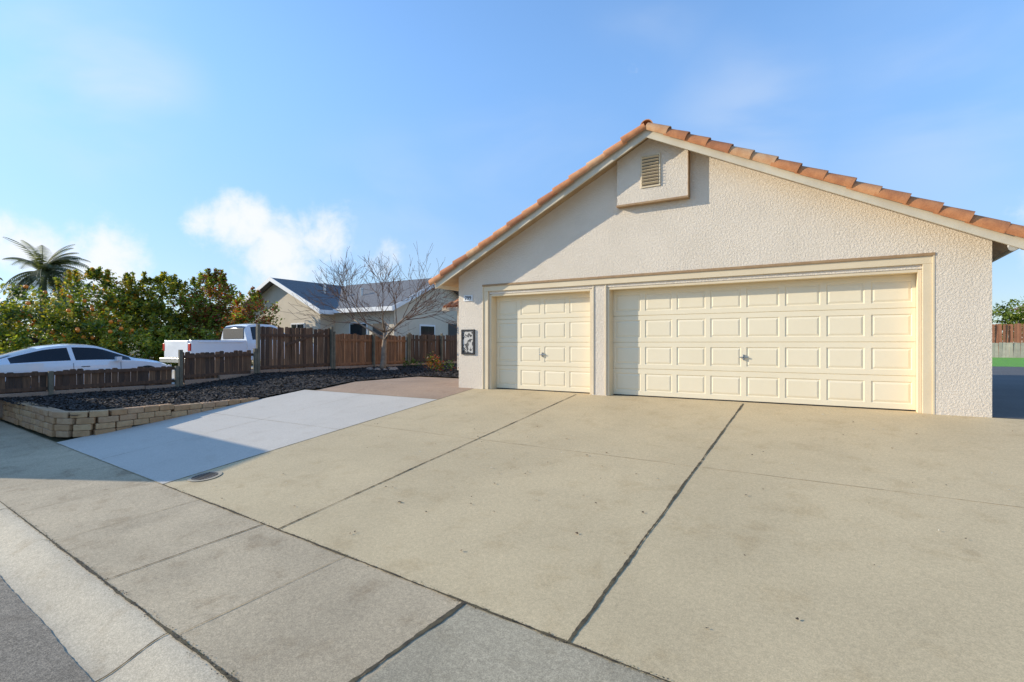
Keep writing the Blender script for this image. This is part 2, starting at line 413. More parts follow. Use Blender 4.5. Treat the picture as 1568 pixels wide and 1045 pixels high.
mb.build('rake_and_ridge_tiles',tm,smooth=True,parent=G,angle=45)
mb=MB()
for r in range(12):
    y0=5.8+r*.3
    mb.face([(-14.0,y0,2.42+r*.135),(-9.0,y0,2.42+r*.135),(-9.0,y0+.34,2.42+r*.135+.17),(-14.0,y0+.34,2.42+r*.135+.17)],random.choice([0,1,2]))
mb.box(-14.0,-9.0,5.76,5.79,2.30,2.44,4)
for k in range(17):
    p=Vector((-13.85+k*.29,6.2,2.65)); barrel(mb,p,Vector((0,-1,-.45)).normalized(),Vector((1,0,0)),Vector((0,0,1)),.5,.07,.085,random.choice([0,1,2]))
mb.build('wing_roof',tm,parent=G)
FL=empty('flood_light')
mb=MB(); mb.tube([(1.06,-.1,2.48),(1.06,-.1,2.43)],[.05,.05],12); mb.tube([(1.06,-.1,2.43),(1.01,-.2,2.41)],[.012,.012],8); mb.tube([(1.06,-.1,2.43),(1.13,-.18,2.41)],[.012,.012],8)
for x,y in ((1.01,-.2),(1.13,-.18)): mb.tube([(x,y,2.43),(x,y-.05,2.41),(x,y-.1,2.38)],[.03,.05,.055],12)
mb.build('fixture',[m_white],smooth=True,parent=FL,angle=40)
HN=empty('house_number_sign'); mb=MB(); mb.box(-8.58,-8.32,-.02,-.001,2.06,2.20); mb.build('plate',[m_white],bevel=.004,parent=HN)
cu=bpy.data.curves.new('digits','FONT'); cu.body='799'; cu.size=.13; cu.align_x='CENTER'; cu.align_y='CENTER'; cu.extrude=.003
o=bpy.data.objects.new('digits',cu); S.collection.objects.link(o); o.location=(-8.45,-.024,2.13); o.rotation_euler=(R(90),0,0); cu.materials.append(m_black); o.parent=HN
WP=empty('wall_plaque'); mb=MB()
for b in ((-8.64,-8.60,.8,1.39),(-8.30,-8.26,.8,1.39),(-8.60,-8.30,.8,.84),(-8.60,-8.30,1.35,1.39)): mb.box(b[0],b[1],-.035,-.001,b[2],b[3],0)
mb.build('frame',[m_black],parent=WP)
m,nt,b=new_mat('plaque_picture'); v=obj_vec(nt)
nt.links.new(mixc(nt,ramp(nt,noise(nt,v,11,2,.5,1.5),.48,.52),(.03,.03,.03),(.55,.52,.47)),b.inputs['Base Color'])
mb=MB(); mb.box(-8.60,-8.30,-.02,-.001,.84,1.35); mb.build('picture',[m],parent=WP)
# ------------------------------------------------------------------ retaining block wall
bm_=[M('block_a',(.48,.29,.15),(.38,.22,.11),9,.95,.8,40,.02),M('block_b',(.56,.37,.20),(.44,.27,.14),9,.95,.8,40,.02),M('block_c',(.42,.25,.14),(.50,.33,.19),9,.95,.8,40,.02)]
mb=MB()
path=[(-24,ye(-24)+.18)]
cx0,cy0=-13.3,ye(-13.3)+.78
path+=[(-13.3,ye(-13.3)+.18)]
for k in range(1,7):
    a=R(-90+k*15); path.append((cx0+.55*math.cos(a)-.0,cy0+.6*math.sin(a)))
path+=[(-12.86,-2.7)]
PL=[0]
for a,b in zip(path,path[1:]): PL.append(PL[-1]+math.dist(a,b))
def at(s):
    for i in range(len(PL)-1):
        if s<=PL[i+1] or i==len(PL)-2:
            t=(s-PL[i])/(PL[i+1]-PL[i]); a=Vector(path[i]);b=Vector(path[i+1]); return a+(b-a)*t,(b-a).normalized()
ch=.115
for c in range(5):
    s=-.14*(c%2)
    while s<PL[-1]:
        w=random.uniform(.26,.32); p,d=at(max(0,min(PL[-1],s+w/2)))
        ztop=-.19-(.0 if p.y<-4.4 or p.x<-13.2 else .04)
        zt=ztop-ch*c
        if zt>zf(p.x,p.y)+.02:
            T=Matrix.Translation((p.x,p.y,zt-ch/2))@Matrix.Rotation(math.atan2(d.y,d.x)+random.uniform(-.03,.03),4,'Z')
            j=random.uniform(-.012,.012)
            mb.box(-w/2+.004,w/2-.004,-.1+j-.01*c,.1,-ch/2+.002,ch/2-.002,random.choice([0,1,2]),T)
        s+=w
mb.build('block_retaining_wall',bm_,bevel=.014)
# ------------------------------------------------------------------ mulch
m_mul=M('mulch_soil',(.035,.027,.022),(.02,.016,.013),14,.95,.9,60,.03)
def zm(x,y):
    e=max(-.27,.108*min(y,0))+.02
    return e+.07*max(0,min(1,(-x-13.5)/3))+.02*math.sin(x*2.1+y)*math.sin(y*1.7)*(1 if x<-13 else .3)+.01*(x>-13)
mb=MB()
grid(mb,lambda a,b:(-17+(4.2)*a,-6.15+4.9*b,zm(-17+4.2*a,-6.15+4.9*b)+rng.uniform(-.012,.012)),60,60)
grid(mb,lambda a,b:(-17+(4.62)*a,-1.25+12.25*b,zm(-17+4.62*a,-1.25+12.25*b)+rng.uniform(-.012,.012)),60,120)
grid(mb,lambda a,b:(-12.5+3.74*a,2.55+3.64*b,.04+rng.uniform(-.012,.012)),30,30)
grid(mb,lambda a,b:(-30+13*a,ye(-30+13*a)+.2+1.2*b,-.24),20,2)
def inm(x,y): return -17<x<-12.85 and -6.1<y<-1.25 or -17<x<-12.42 and -1.25<y<11 or -12.5<x<-8.8 and 2.6<y<6.1
for _ in range(36000):
    y=-6.1+ (random.random()**1.4)*16; x=random.uniform(-17,-8.8)
    if not inm(x,y): continue
    if x>-13.05 and y<-5.2: continue
    z=(zm(x,y) if x<-12.4 else .04)+random.uniform(0,.025); a=random.random()*6.28; l=random.uniform(.014,.04); w=random.uniform(.007,.015)
    dx,dy=math.cos(a)*l,math.sin(a)*l; ex,ey=-math.sin(a)*w,math.cos(a)*w; t=random.uniform(-.015,.015); u=random.uniform(-.01,.01)
    mb.face([(x-dx-ex,y-dy-ey,z-t-u),(x+dx-ex,y+dy-ey,z+t-u),(x+dx+ex,y+dy+ey,z+t+u),(x-dx+ex,y-dy+ey,z-t+u)],random.choice([0,0,1,1,2]))
mb.build('mulch_bed',[m_mul,M('bark_chip',(.05,.036,.028)),M('bark_chip_light',(.10,.07,.05))],recalc=False)
mb=MB()
for k in range(17):
    y=-6.2+k; mb.box(-17.14,-16.9,y,y+.985,-.6,zm(-17,y+.5)+.10)
mb.build('fence_footing_wall',[concrete('footing',(.46,.32,.23),.75,(.6,.5,.4),.5,.3)],bevel=.01)
# ------------------------------------------------------------------ fences
def wood(n,c): return M(n,c,tuple(x*.6 for x in c),3,.85,.4,30,vscale=(6,6,.6))
fm_shade=[wood('fence_wood_shade_a',(.135,.074,.044)),wood('fence_wood_shade_b',(.17,.095,.053)),wood('fence_wood_shade_c',(.095,.058,.039)),wood('fence_wood_shade_d',(.22,.125,.07))]  # wood toned down to paint in the shade on the fence's back-lit side
fm_sunlit=[wood('fence_wood_sunlit_e',(.36,.17,.08)),wood('fence_wood_sunlit_f',(.29,.14,.065)),wood('fence_wood_sunlit_g',(.23,.115,.06))]  # brighter orange wood paints sunlight into one stretch of fence
m_post=M('fence_post_wood',(.20,.175,.125),(.13,.115,.08),4,.9)
def fence(name,p,q,zb,zt,mats,step=.145,side=1,posts=2.4,wav=.03,brace=None,postmat=None,posth=.08):
    F=empty(name); p=Vector(p);q=Vector(q);d=(q-p);L=d.length;d.normalize();ang=math.atan2(d.y,d.x)
    mb=MB(); n=int(L/step)
    for k in range(n):
        c=p+d*((k+.5)*step); t=(k+.5)/n
        b=zb[0]+(zb[1]-zb[0])*t; h=zt[0]+(zt[1]-zt[0])*t+random.uniform(-wav,wav)
        w=step/2-.004; T=Matrix.Translation((c.x,c.y,b))@Matrix.Rotation(ang,4,'Z')@Matrix.Rotation(random.gauss(0,.012),4,'Y')@Matrix.Rotation(random.gauss(0,.012),4,'X')
        H=h-b; e=.025; i=len(mb.v)
        prof=[(-w,0),(w,0),(w,H-e),(w-e,H),(-w+e,H),(-w,H-e)]
        mb.v+=[tuple(T@Vector((a,-.009,z))) for a,z in prof]+[tuple(T@Vector((a,.009,z))) for a,z in prof]
        mt=random.choice(range(len(mats)))
        mb.f.append(tuple(range(i,i+6)));mb.f.append(tuple(reversed(range(i+6,i+12))));mb.m+=[mt,mt]
        for j in range(6):
            mb.f.append((i+j,i+6+j,i+6+(j+1)%6,i+(j+1)%6)); mb.m.append(mt)
    mb.build('boards',mats,parent=F)
    mb=MB(); T=Matrix.Translation((p.x,p.y,0))@Matrix.Rotation(ang,4,'Z')
    s=-side
    def rail(f):
        za=zb[0]+(zt[0]-zb[0])*f; z2=zb[1]+(zt[1]-zb[1])*f
        i=len(mb.v); y0,y1=sorted((s*.012,s*.05))
        P=[(0,y0,za),(L,y0,z2),(L,y1,z2),(0,y1,za),(0,y0,za+.085),(L,y0,z2+.085),(L,y1,z2+.085),(0,y1,za+.085)]
        mb.v+=[tuple(T@Vector(x)) for x in P]
        for qd in ((0,3,2,1),(4,5,6,7),(0,1,5,4),(1,2,6,5),(2,3,7,6),(3,0,4,7)): mb.f.append(tuple(i+k for k in qd)); mb.m.append(0)
    rail(.12); rail(.80)
    if brace:
        i=len(mb.v); a,b=brace
        P=[(a[0],s*.052,a[1]),(b[0],s*.052,b[1]),(b[0],s*.08,b[1]),(a[0],s*.08,a[1])]; P+=[(x,y,z+.09) for x,y,z in P]
        mb.v+=[tuple(T@Vector(x)) for x in P]
        for qd in ((0,3,2,1),(4,5,6,7),(0,1,5,4),(1,2,6,5),(2,3,7,6),(3,0,4,7)): mb.f.append(tuple(i+k for k in qd)); mb.m.append(0)
    mb.build('rails',[mats[0]],parent=F)
    mb=MB(); k=0
    while k*posts<=L+.01:
        c=p+d*(k*posts); t=min(1,k*posts/L); T2=Matrix.Translation((c.x,c.y,0))@Matrix.Rotation(ang,4,'Z')
        y0,y1=sorted((s*.052,s*.14)); mb.box(-.045,.045,y0,y1,zb[0]+(zb[1]-zb[0])*t-.2,zt[0]+(zt[1]-zt[0])*t+posth,0,T2); k+=1
    mb.build('posts',[postmat or m_post],bevel=.005,parent=F)
    return F
fx=-17.02
fence('wooden_fence',(fx,-8.0),(fx,-2.4),(-.12,-.10),(.39,.42),fm_shade,posts=2.8,posth=.0)
fence('wooden_fence',(fx,-2.3),(fx,-.05),(-.05,.02),(.80,.82),fm_shade,posts=2.25)
fence('wooden_fence',(fx,0.05),(fx,2.95),(.05,.07),(1.60,1.60),fm_shade,posts=2.9,brace=((1.0,.95),(2.6,1.45)))
fence('wooden_fence',(fx,3.05),(fx,7.0),(.07,.07),(1.42,1.38),fm_sunlit,posts=1.97)
fence('wooden_fence',(fx,7.1),(fx,11.5),(.05,.05),(1.45,1.45),[fm_shade[2],fm_shade[0]],posts=2.2)
rf=[M('red_fence_a',(.48,.19,.10)),M('red_fence_b',(.38,.15,.08))]
gf=[M('grey_fence_a',(.58,.50,.40)),M('grey_fence_b',(.48,.42,.34))]
fence('garden_picket_fence',(4,42),(18,42),(0,0),(1.1,1.1),gf,step=.2,side=-1,posts=2.4)
fence('tall_redwood_fence',(4,46),(24,46),(0,0),(2.6,2.6),rf,step=.16,side=-1,posts=2.4)
# ------------------------------------------------------------------ foliage
def leaves(name,blobs,nclump,per,leaf,mats,clr=.35,shoots=0,trunk=None,fruit=None,tilt=.9,parent=None):
    P=parent or empty(name); V=[];F=[];Mi=[]
    tot=sum(b[3]*b[4]*b[5] for b in blobs)
    cl=[]
    for b in blobs:
        n=max(3,int(nclump*b[3]*b[4]*b[5]/tot))
        for _ in range(n):
            d=rng.normal(size=3); d/=np.linalg.norm(d); r=rng.uniform(.3,1.0)**.5*(1+.16*math.sin(d[0]*5+b[0])+.16*math.sin(d[1]*7+d[2]*4))
            c=np.array(b[:3])+d*r*np.array(b[3:6]); cl.append((c,clr*rng.uniform(.5,1.2),1.))
    for _ in range(shoots):
        b=blobs[rng.integers(len(blobs))]; a=rng.uniform(0,6.28); q=rng.uniform(0,.8)
        x=b[0]+math.cos(a)*q*b[3]; y=b[1]+math.sin(a)*q*b[4]; z0=b[2]+b[5]*math.sqrt(max(0,1-q*q)); h=rng.uniform(.2,.8)
        dx=rng.normal()*.25
        for t in np.arange(0,1,.2): cl.append((np.array((x+dx*t,y,z0-.1+h*t)),clr*(.42-.25*t),.45))
    for c,r,w in cl:
        n=int(per*w); pts=c+rng.normal(size=(n,3))*r*.5
        light=rng.random()
        for p in pts:
            nrm=rng.normal(size=3); nrm[2]=abs(nrm[2])+tilt*.5; nrm/=np.linalg.norm(nrm)
            a=rng.normal(size=3); u=np.cross(nrm,a); u/=np.linalg.norm(u); w2=np.cross(nrm,u)
            s=leaf*rng.uniform(.6,1.3); i=len(V)
            V+= [p-u*s,p-w2*s*.45,p+u*s,p+w2*s*.45]; F.append((i,i+1,i+2,i+3))
            k=light+rng.normal()*.18
            Mi.append(min(len(mats)-1,max(0,int(k*len(mats)))))
    me=bpy.data.meshes.new('foliage'); me.from_pydata([tuple(v) for v in V],[],F)
    for m in mats: me.materials.append(m)
    me.polygons.foreach_set('material_index',Mi); o=bpy.data.objects.new('foliage',me); S.collection.objects.link(o); o.parent=P
    if trunk:
        mb=MB()
        x,y,z,h,r=trunk
        mb.tube([(x,y,z),(x+.05,y,z+h*.5),(x,y+.05,z+h)],[r,r*.8,r*.6],8)
        for b in blobs:
            for _ in range(3):
                e=Vector(b[:3])+Vector(rng.normal(size=3))*.4*b[3]
                s0=Vector((x,y,z+h*random.uniform(.5,1))); mb.tube([s0,(s0+e)/2+Vector((0,0,.15)),e],[r*.5,r*.35,r*.12],6)
        mb.build('trunk',[M('bark',(.10,.075,.05),(.06,.045,.03),8,.95,.6,30)],smooth=True,parent=P)
    if fruit:
        mb=MB(); n,fr,fmats=fruit
        for _ in range(n):
            b=blobs[rng.integers(len(blobs))]; d=rng.normal(size=3); d/=np.linalg.norm(d); c=np.array(b[:3])+d*np.array(b[3:6])*rng.uniform(.95,1.12)
            mb.tube([c+np.array((0,0,t*fr)) for t in (-1,-.6,0,.6,1)],[fr*.1,fr*.8,fr,fr*.8,fr*.1],7,random.randrange(len(fmats)))
        mb.build('fruit',fmats,smooth=True,parent=P)
    return P
g1=leafmat('leaf_dark',(.06,.10,.02)); g2=leafmat('leaf_mid',(.15,.22,.035)); g3=leafmat('leaf_light',(.28,.34,.045)); g4=leafmat('leaf_yellow',(.48,.42,.055))
r1=leafmat('leaf_red',(.42,.09,.045)); r2=leafmat('leaf_bronze',(.30,.15,.05)); o1=leafmat('leaf_olive',(.27,.26,.055)); or1=leafmat('leaf_orange',(.5,.26,.04))
orange=M('orange_fruit',(.9,.26,.02),(.75,.2,.02),3,.5); yellowf=M('yellow_fruit',(.85,.6,.05),rough=.5)
leaves('orange_tree',[(-31.2,-1.2,1.5,2.2,2.2,1.9),(-29.8,.2,1.1,1.4,1.5,1.5),(-32.5,-3,1.3,2,2,1.6)],280,42,.10,[g1,g2,g3,g3,g4],trunk=(-31.2,-1.2,-.3,1.6,.12),fruit=(230,.09,[orange,orange,yellowf]))
leaves('privet_tree',[(-32.6,1.4,2.6,2.2,2.2,1.9),(-31.4,2.4,1.5,2.,2.,1.6)],250,40,.10,[g1,g2,g3,g3,or1,g4],shoots=50,trunk=(-32.3,1.4,-.2,2.2,.12))
leaves('olive_tree',[(-31.2,3.6,2.5,2.1,2.,1.9),(-30,3.,1.2,1.8,1.6,1.5)],240,40,.10,[g1,o1,g3,g4,g3,g4],shoots=50,trunk=(-31.2,3.4,-.2,2.2,.12))
leaves('plum_tree',[(-29.6,5.4,2.6,2.0,1.7,1.9),(-28.4,5.0,1.2,1.5,1.4,1.4)],220,40,.10,[g2,o1,r2,r1,g3,g3],shoots=50,trunk=(-29.6,5.2,-.1,2.2,.1))
leaves('bronze_shrub_tree',[(-25.8,5.3,2.3,1.2,1.1,1.1),(-25.5,4.7,1.2,1.2,1.1,1.1)],110,40,.09,[g2,r2,r1,g3],shoots=22,trunk=(-25.6,5.1,0,1.8,.08))
leaves('hedge',[(-29,-1.5,.5,1.2,2.5,1.1),(-28.3,1.6,.5,1.2,2.2,1.2),(-27.2,4,.5,1.2,1.8,1.2)],220,42,.09,[g2,g3,g3,g4])
leaves('distant_trees',[(-60,-6,3,6,6,3.6),(-62,8,3,6,6,2.8),(-58,22,2,7,6,3.4),(-45,40,1.5,9,5,3.2),(-25,52,1.5,9,5,3.),(-8,60,1.5,9,5,3.2)],400,36,.3,[g1,g1,o1,g2],clr=1.3)
leaves('garden_tree',[(14.,50,3.2,2.6,2.2,2.6),(17,51,2.6,2.6,2,2.3),(11,50,2.3,2,2,2)],220,40,.16,[g1,g2,g3,g3],clr=.6,trunk=(14,50,0,2.5,.15))
PT=empty('palm_tree'); mb=MB(); px_,py_=-53.,5.2
mb.tube([(px_,py_,-.2),(px_+.1,py_,3),(px_,py_,6.2)],[.3,.24,.22],10); mb.build('trunk',[M('palm_bark',(.14,.11,.08),(.08,.06,.045),6,.95,.8,20)],smooth=True,parent=PT)
mb=MB()
for k in range(64):
    az=random.random()*6.28; el=random.uniform(-.5,1.35); L=random.uniform(2.6,3.6); p=Vector((px_,py_,6.5)); d=Vector((math.cos(az)*math.cos(el),math.sin(az)*math.cos(el),math.sin(el)))
    side=Vector((-math.sin(az),math.cos(az),0)); pts=[p.copy()]; n=24
    for i in range(n):
        d=(d+Vector((0,0,-.072))).normalized(); p=p+d*(L/n); pts.append(p.copy())
        w=.75*math.sin(math.pi*min(1,(i+3)/(n+3)))+.08
        for s in (-1,1):
            tip=p+side*s*w*.8+Vector((0,0,-.45*w))+d*w*.45
            mb.face([p-d*.045,p+d*.045,tip],random.choice([0,1,2]))
    mb.tube(pts,[.03-.001*i for i in range(n+1)],4,0)
mb.build('fronds',[leafmat('palm_a',(.14,.16,.08)),leafmat('palm_b',(.22,.25,.13)),leafmat('palm_c',(.08,.10,.045))],parent=PT,recalc=False)
# bare tree
BT=empty('bare_fruit_tree'); mb=MB(); random.seed(21)
def grow(p,d,L,r,lev):
    n=5; pts=[p.copy()];rad=[r]; q=p.copy()
    for i in range(n):
        d=(d+Vector((random.gauss(0,.11),random.gauss(0,.11),random.gauss(.03,.08)))).normalized()
        q=q+d*(L/n); pts.append(q.copy()); rad.append(max(.005,r*(1-.5*(i+1)/n)))
    mb.tube(pts,rad,6 if lev<2 else 4,0 if lev<2 else 1,cap=lev<2)
    if lev>=5: return
    k={0:6,1:4,2:4,3:3,4:2}[lev]
    for j in range(k):
        t=random.uniform(.4,1.) if lev>0 else random.uniform(.8,1)
        idx=min(n,max(1,int(round(t*n)))); s=pts[idx]
        if lev==0:
            az=j*2*math.pi/k+random.uniform(-.3,.3); nd=Vector((math.cos(az),math.sin(az),random.uniform(.3,.8)))
        else:
            ax=Vector((random.gauss(0,1),random.gauss(0,1),random.gauss(0,1))).normalized(); nd=d.copy(); nd.rotate(Matrix.Rotation(random.uniform(.35,.9),3,ax)); nd.z+=.08
        grow(s,nd.normalized(),L*random.uniform(.62,.85) if lev>0 else random.uniform(1.3,1.6),max(.0065,rad[idx]*(.74 if lev>0 else .6)),lev+1)
grow(Vector((-15.8,4.4,.0)),Vector((-.06,-.02,1)),1.5,.13,0)
mb.build('trunk_and_branches',[M('bare_bark',(.36,.27,.19),(.24,.17,.12),8,.9,.5,40),M('twig_bark',(.20,.12,.075),(.13,.075,.05),8,.9)],smooth=True,parent=BT)
mb=MB()
for k in range(11):
    a=k*.57; x,y=-15.8+.5*math.cos(a),4.4+.5*math.sin(a); s=random.uniform(.09,.15)
    mb.tube([(x,y,-.02),(x,y,.06),(x,y,.02+s)],[s*1.2,s*1.25,s*.5],7)
mb.build('garden_rocks',[M('rock',(.42,.30,.22),(.30,.22,.16),8,.95,.8,30)],bevel=.02)
leaves('dry_shrub',[(-13.6,5.2,.3,.45,.4,.35)],14,50,.05,[r2,r1,g2],clr=.2)
leaves('ground_cover_plant',[(-16.2,6.5,.25,.35,.5,.3),(-16.3,8.,.2,.35,.5,.25)],12,40,.05,[g1,g2],clr=.2)
# ------------------------------------------------------------------ neighbour house
NH=empty('neighbour_house')
m_wall=M('neighbour_wall',(.68,.59,.46),(.62,.54,.42),1.5,.9,.2,40); m_roofg=M('grey_shingles',(.20,.20,.205),(.13,.13,.135),9,.95,.7,25,.03,vscale=(1,1,3))
mb=MB(); RX=-28.5
def zh(u): return 4.7-.46*abs(u)
mb.prism([(RX-3.7,-.1),(RX-3.7,zh(3.7)),(RX,4.7),(RX+3.7,zh(3.7)),(RX+3.7,-.1)],8.6,20)
i=len(mb.v); wy=13.2
for x in (-24.85,-20.3):
    for (yy,zz) in ((wy-3.6,-.1),(wy-3.6,zh(3.6)),(wy,4.7),(wy+3.6,zh(3.6)),(wy+3.6,-.1)): mb.v.append((x,yy,zz))
mb.f.append(tuple(range(i+5,i+10))); mb.m.append(0)
for k in range(5): mb.f.append((i+k,i+(k+1)%5,i+5+(k+1)%5,i+5+k)); mb.m.append(0)
mb.build('walls',[m_wall],parent=NH)
mb=MB()
def rslab(P,th,mat):
    i=len(mb.v); mb.v+=[tuple(p) for p in P]+[(p[0],p[1],p[2]-th) for p in P]
    for q in ((0,1,2,3),(7,6,5,4),(0,4,5,1),(1,5,6,2),(2,6,7,3),(3,7,4,0)): mb.f.append(tuple(i+k for k in q)); mb.m.append(mat)
for s in (-1,1):
    rslab([(RX,8.1,4.82),(RX+s*4.3,8.1,4.82-.46*4.3),(RX+s*4.3,20.4,4.82-.46*4.3),(RX,20.4,4.82)],.08,0)
    rslab([(-28,wy,4.83),(-28,wy+s*4.2,4.83-.46*4.2),(-19.8,wy+s*4.2,4.83-.46*4.2),(-19.8,wy,4.83)],.08,0)
mb.build('roof',[m_roofg],parent=NH)
mb=MB()
for s in (-1,1):
    rslab([(RX,8.06,4.86),(RX+s*4.34,8.06,4.86-.46*4.34),(RX+s*4.34,8.098,4.86-.46*4.34),(RX,8.098,4.86)],.24,0)
    rslab([(-19.798,wy,4.87),(-19.798,wy+s*4.24,4.87-.46*4.24),(-19.76,wy+s*4.24,4.87-.46*4.24),(-19.76,wy,4.87)],.24,0)
mb.box(RX+4.3,RX+4.34,8.1,9.0,4.82-.46*4.3-.22,4.82-.46*4.3,0)
mb.box(-24.2,-19.8,wy-4.25,wy-4.205,4.83-.46*4.2-.2,4.83-.46*4.2+.02,0)
mb.build('eave_trim',[m_white],parent=NH)
m_glass=M('window_glass',(.03,.035,.04),rough=.08)
mb=MB(); mb.box(-27.3,-26.1,8.57,8.598,1.1,2.2,1);mb.box(-27.22,-26.18,8.55,8.569,1.18,2.12,0); mb.box(-26.72,-26.68,8.53,8.549,1.18,2.12,1)
mb.box(-23.6,-22.2,9.56,9.598,1.0,2.2,1); mb.box(-23.5,-22.3,9.53,9.559,1.1,2.1,0)
mb.box(-21.8,-20.9,9.55,9.598,.0,2.1,2)
mb.box(-20.299,-20.27,11.5,12.8,1.0,2.1,1); mb.box(-20.269,-20.25,11.6,12.7,1.1,2.0,0); mb.box(-20.299,-20.26,14.,16.,0,2.2,2)
mb.build('windows_and_shade_panels',[m_glass,m_white,M('painted_patio_shade',(.08,.07,.06))],parent=NH)  # last material: dark panels painted in for the shade under the patio roof
mb=MB()
for x,y,z in ((-24.2,11,4.0),(-26.8,10.5,4.4)): mb.tube([(x,y,z-.6),(x,y,z+.15)],[.07,.07],8); mb.tube([(x,y,z+.15),(x,y,z+.22)],[.11,.11],8)
mb.build('roof_vents',[m_metal],parent=NH)
FH=empty('two_storey_house'); mb=MB()
mb.box(15.3,26,56,66,0,4.6,0); mb.box(15.6,16.9,54.9,55.99,0,7.4,0); mb.box(15.5,17.0,54.8,56.09,7.401,7.6,2)
mb.tube([(16.2,55.4,7.6),(16.2,55.4,8.0)],[.2,.2],10,2)
i=len(mb.v); mb.v+=[(14.8,55.5,4.6),(26.5,55.5,4.6),(26.5,66.5,4.6),(14.8,66.5,4.6),(17.5,61,6.3),(24,61,6.3)]
for q in ((0,1,5,4),(1,2,5),(2,3,4,5),(3,0,4),(3,2,1,0)): mb.f.append(tuple(i+k for k in q)); mb.m.append(1)
mb.build('building',[M('far_wall',(.72,.68,.6)),M('far_roof',(.30,.22,.17),(.22,.16,.12)),m_white],parent=FH)
# ------------------------------------------------------------------ vehicles
m_car=M('white_car_paint',(.80,.81,.83),(.78,.79,.81),1,.18); m_car.node_tree.nodes['Principled BSDF'].inputs['Coat Weight'].default_value=.6
m_cg=M('car_glass',(.012,.014,.018),rough=.04); m_tire=M('tyre',(.02,.02,.02),rough=.85); m_rim=M('rim',(.35,.36,.37),rough=.3,metal=1)
m_tail=M('tail_lamp',(.5,.02,.015),rough=.2); m_head=M('head_lamp',(.7,.72,.75),rough=.1); m_plas=M('dark_plastic',(.03,.03,.032),rough=.6)
def loft(name,st,glass_l,ws,rs,par,T,mats,n=46,smo=2):
    st=np.array(st,float); L=np.linspace(st[0,0],st[-1,0],n); C=[np.interp(L,st[:,0],st[:,k]) for k in range(1,6)]
    for _ in range(smo):
        C=[np.concatenate([[c[0]],(c[:-2]+2*c[1:-1]+c[2:])/4,[c[-1]]]) for c in C]
    mb=MB(); rings=[]
    for j,l in enumerate(L):
        zb,zt,w,zr_,wr=[c[j] for c in C]; lp=lambda f:(w*.985+(wr-w*.985)*f, zt+(zr_-.03-zt)*f)
        sec=[(.6*w,zb),(.95*w,zb+.03),(w,zb+.4*(zt-zb)),(w*1.0,zb+.75*(zt-zb)),(w*.985,zt),lp(.10),lp(.88),(wr,zr_-.02),(wr*.6,zr_+.005),(0,zr_+.02)]
        full=[(a,z) for a,z in sec]+[(-a,z) for a,z in reversed(sec[:-1])]
        rings.append(full)
    K=len(rings[0]); base=len(mb.v)
    for j,l in enumerate(L):
        for a,z in rings[j]: mb.v.append(tuple(T@Vector((a,l,z))))
    for j in range(n-1):
        lm=(L[j]+L[j+1])/2
        for k in range(K):
            k2=(k+1)%K; kk=min(k,K-2-k) if k<K-1 else -1
            mt=0
            if kk==5 and glass_l[0]<lm<glass_l[1] and not any(abs(lm-p)<.05 for p in glass_l[2:]): mt=1
            if kk in(7,8) and (ws[0]<lm<ws[1] or rs[0]<lm<rs[1]): mt=1
            if kk==-1: mt=2
            mb.f.append((base+j*K+k,base+j*K+k2,base+(j+1)*K+k2,base+(j+1)*K+k)); mb.m.append(mt)
    mb.f.append(tuple(base+k for k in range(K))); mb.m.append(0); mb.f.append(tuple(base+(n-1)*K+k for k in reversed(range(K)))); mb.m.append(0)
    return mb.build(name,mats,smooth=True,parent=par,angle=38)
def wheels(par,T,xs_,w,r):
    mb=MB()
    for l in xs_:
        for s in (-1,1):
            def pt(a,z=0): return T@Vector((s*a,l,r))
            mb.tube([pt(w-.2),pt(w-.19),pt(w-.01),pt(w+.0)],[r*.9,r,r,r*.93],26,0); mb.tube([pt(w+.001),pt(w+.006)],[r*.66,r*.62],20,1)
            for k in range(5):
                a=k*1.2566; c=T@Vector((s*(w+.008),l,r)); e=T@Vector((s*(w+.008),l+math.cos(a)*r*.62,r+math.sin(a)*r*.62)); mb.tube([c,e],[.03,.022],5,2)
            mb.tube([T@Vector((s*(w-.03),l,r+.02)),T@Vector((s*(w-.012),l,r+.02))],[r*1.14,r*1.14],28,0)
    mb.build('wheels',[m_tire,m_plas,m_rim],parent=par)
def bx(mb,T,x0,x1,y0,y1,z0,z1,mat=0):
    mb.box(x0,x1,y0,y1,z0,z1,mat,T)
CAR=empty('white_sedan_car')
T=Matrix.Translation((-20.0,-6.05,zf(-20,-3.7)-.0))@Matrix.Translation((0,2.35,0))@Matrix.Rotation(math.atan(.03),4,'X')@Matrix.Translation((0,-2.35,0))
loft('body',[(0,.45,.78,.62,.86,.5),(.1,.30,.90,.80,1.0,.66),(.45,.24,.97,.89,1.08,.66),(.9,.22,.97,.92,1.23,.60),(1.5,.2,.96,.925,1.40,.55),(2.1,.2,.95,.93,1.45,.56),(2.7,.2,.94,.93,1.40,.57),(3.2,.2,.93,.925,1.17,.63),(3.6,.2,.90,.91,.985,.72),(4.2,.22,.80,.88,.88,.68),(4.55,.28,.68,.80,.76,.6),(4.7,.4,.55,.62,.64,.45)],
  (.75,3.45,2.05,1.15),(2.85,3.55),(.55,1.35),CAR,T,[m_car,m_cg,m_plas])
wheels(CAR,T,(.95,3.85),.925,.335)
mb=MB()
for s in (-1,1):
    bx(mb,T,*sorted((s*.93,s*1.08)),3.0,3.13,.93,1.05,0)
    bx(mb,T,*sorted((s*.926,s*.934)),2.02,2.03,.3,.93,1); bx(mb,T,*sorted((s*.926,s*.934)),3.15,3.16,.3,.9,1); bx(mb,T,*sorted((s*.926,s*.938)),2.2,2.4,.80,.82,1)
    bx(mb,T,*sorted((s*.60,s*.80)),4.45,4.60,.62,.70,3); bx(mb,T,*sorted((s*.55,s*.82)),.02,.14,.82,.92,2)
